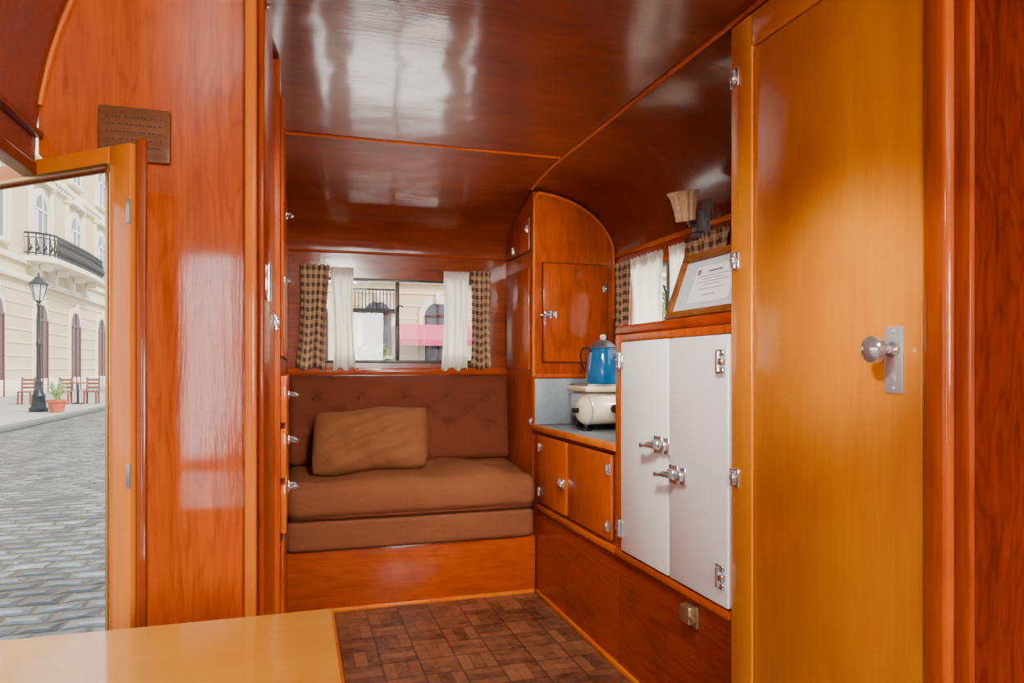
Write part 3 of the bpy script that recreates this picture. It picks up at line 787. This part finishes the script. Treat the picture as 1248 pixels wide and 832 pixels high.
# ------------------------------------------------------------ table
tb = empty('table', (-.2, .8, 0), 'light glossy maple table top with slim legs', 'table')
def rrect(x0, x1, y0, y1, r, n=6):
    o = []
    for cx, cy, a0 in ((x1-r, y1-r, 0), (x0+r, y1-r, 90), (x0+r, y0+r, 180), (x1-r, y0+r, 270)):
        for i in range(n+1):
            a = math.radians(a0+90*i/n); o.append((cx+r*cos(a), cy+r*sin(a)))
    return o
B().prism(rrect(-.485, .053, .4, 1.148, .008), .885, .92).done('table_top', W_TABLE, tb)
B().prism(rrect(-.483, .0575, .402, 1.151, .01), .875, .917).done('edge_band', W_TRIM, tb)
for x in (-.4, -.03):
    for y in (.5, 1.05):
        B().cyl((x, y, 0), (x, y, .876), .016, .02).done('leg', W_HONEY, tb)

# ------------------------------------------------------------ outside
GZ = -.35
struct(B().box(-60, 60, -30, 120, GZ-.1, GZ), 'ground', COBBLE, 'grey cobblestone street')
b = B().box(-15, -7.4, 5, 110, GZ, GZ+.1, .02); struct(b, 'sidewalk', PAVE, 'pale stone sidewalk')
b = B().box(-7.4, -7.1, 5, 110, GZ, GZ+.13, .03); struct(b, 'kerb', KERB, 'grey stone kerb along the sidewalk')

def archpoly(w, z0, z1, n=10):
    r = w/2; return [(-r, z0), (r, z0)]+[(r*cos(pi*i/n), z1-r+r*sin(pi*i/n)) for i in range(n+1)]
def building(kind, o, a0, a1, H, cols, label, groundcol=DOORB, r=2.0, grz=GZ+.1):
    M = frame(kind, o)
    e = place(bpy.data.objects.new('building', None), (M @ Vector(((a0+a1)/2, grz, 0)))*U, None, label, 'building', None)
    B(M).box(a0, a1, grz, H, -6, 0).done('facade', FAC, e)
    b = B(M)
    for z, t, dpt in ((grz+.0, .9, .15), (6.3, .35, .25), (7.3, .3, .2), (13.1, .35, .35), (H-.5, .5, .7)):
        b.box(a0, a1, z, z+t, 0, dpt, .03)
    for z in [1.2+i*.75 for i in range(7)]: b.box(a0, a1, z, z+.06, 0, .05)
    n_ = int((a1-a0)/.6)
    for i in range(n_): b.box(a0+i*.6, a0+i*.6+.25, 12.8, 13.1, 0, .28)
    b.done('cornice', FACW, e)
    for c in cols:
        MM = M @ Matrix.Translation((c, 0, 0))
        for k, (z0, z1, gm) in enumerate(((grz, 5.2, groundcol), (8.2, 11.9, FGLASS), (14.2, 17, FGLASS))):
            if z1 > H-.6: continue
            b = B(MM); w = r
            ap = archpoly(w+.7, z0, z1+.4); ip = archpoly(w, z0-.0, z1)
            b.mi = 0; b.prism(ap, 0, .12); b.mi = 1; b.prism(ip, .1, .14)
            b.mi = 2
            b.box(-.05, .05, z0, z1, .13, .2).box(-w/2, w/2, z1-w/2-.06, z1-w/2+.06, .13, .2)
            b.box(-w/2, -w/2+.1, z0, z1-w/2, .13, .2).box(w/2-.1, w/2, z0, z1-w/2, .13, .2)
            b.mi = 0
            if k: b.box(-w/2-.5, w/2+.5, z0-.25, z0, 0, .35, .03)
            if k == 1:
                b.add([(-w/2-.7, z1+.7, 0), (w/2+.7, z1+.7, 0), (0, z1+1.5, 0), (-w/2-.7, z1+.7, .4), (w/2+.7, z1+.7, .4), (0, z1+1.5, .4)],
                      [(0, 1, 2), (3, 4, 5), (0, 1, 4, 3), (1, 2, 5, 4), (2, 0, 3, 5)])
            else: b.box(-.15, .15, z1-.1, z1+.6, .1, .3, .03)
            b.done('window' if k else 'doorway', [FACW, gm, WHITE if k else DOORB], e)
        for sgn in (-1.9, 1.9):
            B(MM).box(sgn-.22, sgn+.22, 7.6, 13.0, 0, .18, .03).box(sgn-.32, sgn+.32, 12.5, 13.1, 0, .26, .03).done('pilaster', FACW, e)
    return e, M
e1, M1 = building('E', (-15, 0, 0), 24, 92, 19, [36+7*i-.1 for i in range(8)], 'ornate cream stucco townhouse with balcony and arched doorways')
def bal(t, dep):
    Lx0, Lx1, R = 47.0, 59.6, 1.3
    if t < .12: a = pi-(t/.12)*pi/2; return (Lx0+R+R*cos(a), dep-R+R*sin(a))
    if t > .88: a = pi/2-((t-.88)/.12)*pi/2; return (Lx1-R+R*cos(a), dep-R+R*sin(a))
    s_ = (t-.12)/.76; return (Lx0+R+(Lx1-Lx0-2*R)*s_, dep+.15*sin(pi*s_))
out = [(47.0, 0)]+[bal(i/40, 1.5) for i in range(41)]+[(59.6, 0)]
b = B(M1); n_ = len(out)
vs = [(a, 7.5, c) for a, c in out]+[(a, 7.8, c) for a, c in out]
b.add(vs, [tuple(range(n_-1, -1, -1)), tuple(range(n_, 2*n_))]+[(i, (i+1) % n_, n_+(i+1) % n_, n_+i) for i in range(n_)])
for y in (48.5, 51.5, 55.2, 58.2): b.prism([(y-.2, 6.4), (y+.2, 6.4), (y+.2, 7.5), (y-.2, 7.5)], 0, .5); b.box(y-.2, y+.2, 7.1, 7.5, .4, 1.1, .05)
b.done('balcony', FACW, e1)
b = B(M1)
for z, rr in ((9.1, .07), (7.95, .045), (8.85, .035)):
    b.tube([(47.05, z, .1)]+[(bal(i/30, 1.42)[0], z, bal(i/30, 1.42)[1]) for i in range(31)]+[(59.55, z, .1)], rr, 5)
for i in range(46):
    a, c = bal((i+.5)/46, 1.42)
    b.cyl((a, 7.8, c), (a, 9.1, c), .045, seg=5)
    b.tube([(a, 8.0, c), (a+.1, 8.25, c+.16), (a+.16, 8.5, c), (a+.05, 8.8, c)], .05, 4)
    b.tube([(a, 8.0, c), (a-.1, 8.3, c+.16), (a-.14, 8.6, c)], .05, 4)
b.done('railing', BLACK, e1, 'black wrought iron balcony railing')

e2, M2 = building('S', (0, 42, 0), -2, 34, 15, [1.0+3.6*i for i in range(9)], 'cream townhouse across the street with pink awning', FGLASS, 1.6, GZ)
b = B(M2); b.grid(lambda u, v: (5.6+4.5*u, 3.9-1.0*v, .1+2.4*v), [0, .25, .5, .75, 1], [0, .5, 1]); b.box(5.6, 10.1, 2.55, 2.9, 2.48, 2.52)
b.done('awning', PINK, e2, 'pink cloth awning')
b = B(M2); b.box(3.0, 5.7, 4.5, 4.7, 0, 1); b.box(3.0, 5.7, 5.75, 5.85, .9, 1)
for i in range(14): b.cyl((3.05+i*.2, 4.7, .95), (3.05+i*.2, 5.8, .95), .03, seg=5)
b.done('balcony', BLACK, e2, 'black iron balcony')

def tree(x, y, h, rad, n=1400):
    e = empty('tree', (x, y, GZ), 'leafy green street tree', 'tree')
    B().tube([(x, y, GZ), (x+.1, y, GZ+h*.3), (x, y+.1, GZ+h*.6)], .2, 10, rs=[.28, .2, .14]).done('trunk', BARK, e)
    b = B()
    for _ in range(n):
        while True:
            p = Vector([random.uniform(-1, 1) for _ in range(3)])
            if p.length < 1: break
        p = Vector((x+p.x*rad, y+p.y*rad, GZ+h*.65+p.z*rad*.9))
        d = Vector([random.uniform(-1, 1) for _ in range(3)]).normalized(); q = d.orthogonal().normalized()
        w = d.cross(q)*.14; q = q*.26
        b.add([tuple(p-q), tuple(p+w), tuple(p+q), tuple(p-w)], [(0, 1, 2, 3)])
    b.done('foliage', LEAF, e, kind='stuff', flip=False)
tree(3.4, 34, 2.6, 1.2, 500); tree(15.5, 30, 5, 2.4, 900)

sl = empty('street_lamp', (-8.66, 28.7, GZ+.1), 'dark green cast iron street lamp on the sidewalk', 'street lamp')
ox, oy, oz = -8.66, 28.7, GZ+.1
B().lathe([(.3, 0), (.3, .12), (.24, .18), (.2, .5), (.22, .55), (.14, .7), (.11, 1.0), (.13, 1.05), (.09, 1.1)], (ox, oy, oz), seg=20).done('base', LAMPG, sl)
B().lathe([(.08, 1.08), (.065, 2.3), (.09, 2.35), (.09, 2.42), (.06, 2.48), (.045, 3.7), (.08, 3.75), (.05, 3.82), (.12, 3.92)], (ox, oy, oz), seg=16).done('pole', LAMPG, sl)
B().lathe([(.14, 0), (.25, .55), (.2, .56)], (ox, oy, oz+3.92), seg=6).done('lantern_glass', LANTG, sl)
b = B().lathe([(.32, 0), (.32, .04), (.16, .2), (.1, .28), (.04, .3), (.03, .42), (0, .44)], (ox, oy, oz+4.47), seg=12)
for i in range(6):
    a = 2*pi*i/6; b.tube([(ox+.14*cos(a), oy+.14*sin(a), oz+3.92), (ox+.26*cos(a), oy+.26*sin(a), oz+4.48)], .018, 5)
b.done('lantern_cap', LAMPG, sl)

pp = empty('potted_plant', (-7.9, 28.0, GZ+.1), 'terracotta pot with grassy green plant', 'potted plant')
B().lathe([(.2, 0), (.28, .35), (.32, .36), (.32, .44), (.26, .44), (.26, .4), (0, .4)], (-7.9, 28, GZ+.1), seg=20).done('pot', TERRA, pp)
b = B()
for i in range(50):
    a = random.uniform(0, 2*pi); r = random.uniform(.2, .5); h = random.uniform(.3, .7)
    b.tube([(-7.9, 28, GZ+.5), (-7.9+r*.5*cos(a), 28+r*.5*sin(a), GZ+.5+h), (-7.9+r*cos(a), 28+r*sin(a), GZ+.4+h)], .02, 4, rs=[.02, .02, .004])
b.done('foliage', LEAF, pp, kind='stuff')

def chair(x, y):
    z = GZ+.1
    e = empty('cafe_chair', (x, y, z), 'brown wooden cafe chair on the sidewalk', 'chair', group='cafe chairs')
    B().box(x-.26, x+.26, y-.26, y+.26, z+.5, z+.56, .02).done('seat', REDW, e)
    for sx in (-.23, .23):
        for sy in (-.23, .23):
            B().cyl((x+sx, y+sy, z), (x+sx*.95, y+sy*.95, z+.5), .04, seg=8).done('leg', REDW, e)
    b = B()
    for sx in (-.23, .23): b.cyl((x+sx, y+.24, z+.55), (x+sx, y+.3, z+1.15), .04, seg=8)
    for k in range(3): b.box(x-.23, x+.23, y+.25+.02*k, y+.28+.02*k, z+.66+.16*k, z+.76+.16*k, .008)
    b.done('backrest', REDW, e); return e
ch = chair(-10.9, 34.6)
for off in ((1.45, -.2, 0), (2.5, -.2, 0)): dup(ch, off)
ctb = empty('cafe_table', (-8.92, 34.5, GZ+.1), 'small brown cafe table on the sidewalk', 'table')
B().cyl((-8.92, 34.4, GZ+.97), (-8.92, 34.4, GZ+1.03), .3, seg=24).done('table_top', REDW, ctb)
B().lathe([(.22, 0), (.22, .03), (.05, .08), (.04, .88)], (-8.92, 34.4, GZ+.1), seg=14).done('table_leg', BLACK, ctb)

# ------------------------------------------------------------ world, lights, camera
w = bpy.data.worlds.new('sky'); SC.world = w; w.use_nodes = True
nt = w.node_tree; bg = nt.nodes['Background']
tc = N(nt, 'ShaderNodeTexCoord'); sp = N(nt, 'ShaderNodeSeparateXYZ'); nt.links.new(tc.outputs['Generated'], sp.inputs[0])
f = math_(nt, 'MAXIMUM', sp.outputs[2], 0.0)
nt.links.new(mixc(nt, f, (1, .98, .95, 1), (.8, .9, 1, 1)), bg.inputs[0])
bg.inputs[1].default_value = 2.9
sun = bpy.data.lights.new('sun', 'SUN'); sun.energy = 7; sun.angle = .15; sun.color = (1, .94, .82)
sob = bpy.data.objects.new('sun', sun); COL.objects.link(sob); sob.location = (10, -20, 30)
sob.rotation_euler = Vector((-.55, .5, -.67)).to_track_quat('-Z', 'Y').to_euler()

def area(name, loc, target, sx, sy, power, col=(1, .97, .93), spread=180):
    l = bpy.data.lights.new(name, 'AREA'); l.shape = 'RECTANGLE'; l.size = sx*U; l.size_y = sy*U; l.energy = power; l.color = col; l.spread = math.radians(spread)
    o = bpy.data.objects.new(name, l); COL.objects.link(o); o.location = Vector(loc)*U
    o.rotation_euler = (Vector(target)-Vector(loc)).to_track_quat('-Z', 'Y').to_euler()
    return o
area('fill_rear', (.98, -2.1, 1.7), (.6, 4, 1.1), .65, .9, 85, (1, .96, .9))  # added fill lamp behind the camera; wall_front has no window
area('highlight_left', (-.46, -.55, 1.35), (1.3, 1.2, 1.1), .35, 1.0, 14, (1, .98, .97))  # added lamp for the bulkhead highlight; no window in this wall
area('fill_overhead', (.6, .2, 2.34), (.65, .6, 0), .6, .6, 5)  # added overhead fill near the camera, no fixture modelled
area('fill_galley', (.5, 1.3, 2.34), (.9, 3.7, .75), .3, .3, 20, (1, .94, .85), 80)  # added fill for the sofa end, kept above the view, no fixture
area('fill_outside_end', (.62, 6.0, .5), (.62, 4.4, 1.75), 1.8, 1.4, 110, (1, .96, .9))  # added lamp low outside, unseen, lights the ceiling through the end window
area('fill_outside_side', (3.2, 3.3, .6), (1.7, 3.3, 1.75), 1.6, 1.4, 190, (1, .96, .9))  # added unseen lamp below the side window, brightens ceiling curve and closet
sp_ = bpy.data.lights.new('door_hotspot_fill', 'SPOT'); sp_.energy = 75; sp_.spot_size = math.radians(30); sp_.spot_blend = 1.0; sp_.shadow_soft_size = .06; sp_.color = (1, .96, .88)  # added spot without fixture, throws a bright pool on the wardrobe door
so_ = bpy.data.objects.new('door_hotspot_fill', sp_); COL.objects.link(so_); so_.location = Vector((.25, .75, 1.95))*U
so_.rotation_euler = (Vector((1.33, 1.49, 1.45))-Vector((.25, .75, 1.95))).to_track_quat('-Z', 'Y').to_euler()

cam = bpy.data.cameras.new('camera'); co = bpy.data.objects.new('camera', cam); COL.objects.link(co)
cam.sensor_width = 36; cam.lens = 860/1248*36; cam.shift_y = 32/1248; cam.clip_start = .02; cam.clip_end = 500
co.location = Vector((0, 0, 1.3))*U; co.rotation_euler = (pi/2, 0, -math.atan(264/860))
SC.camera = co
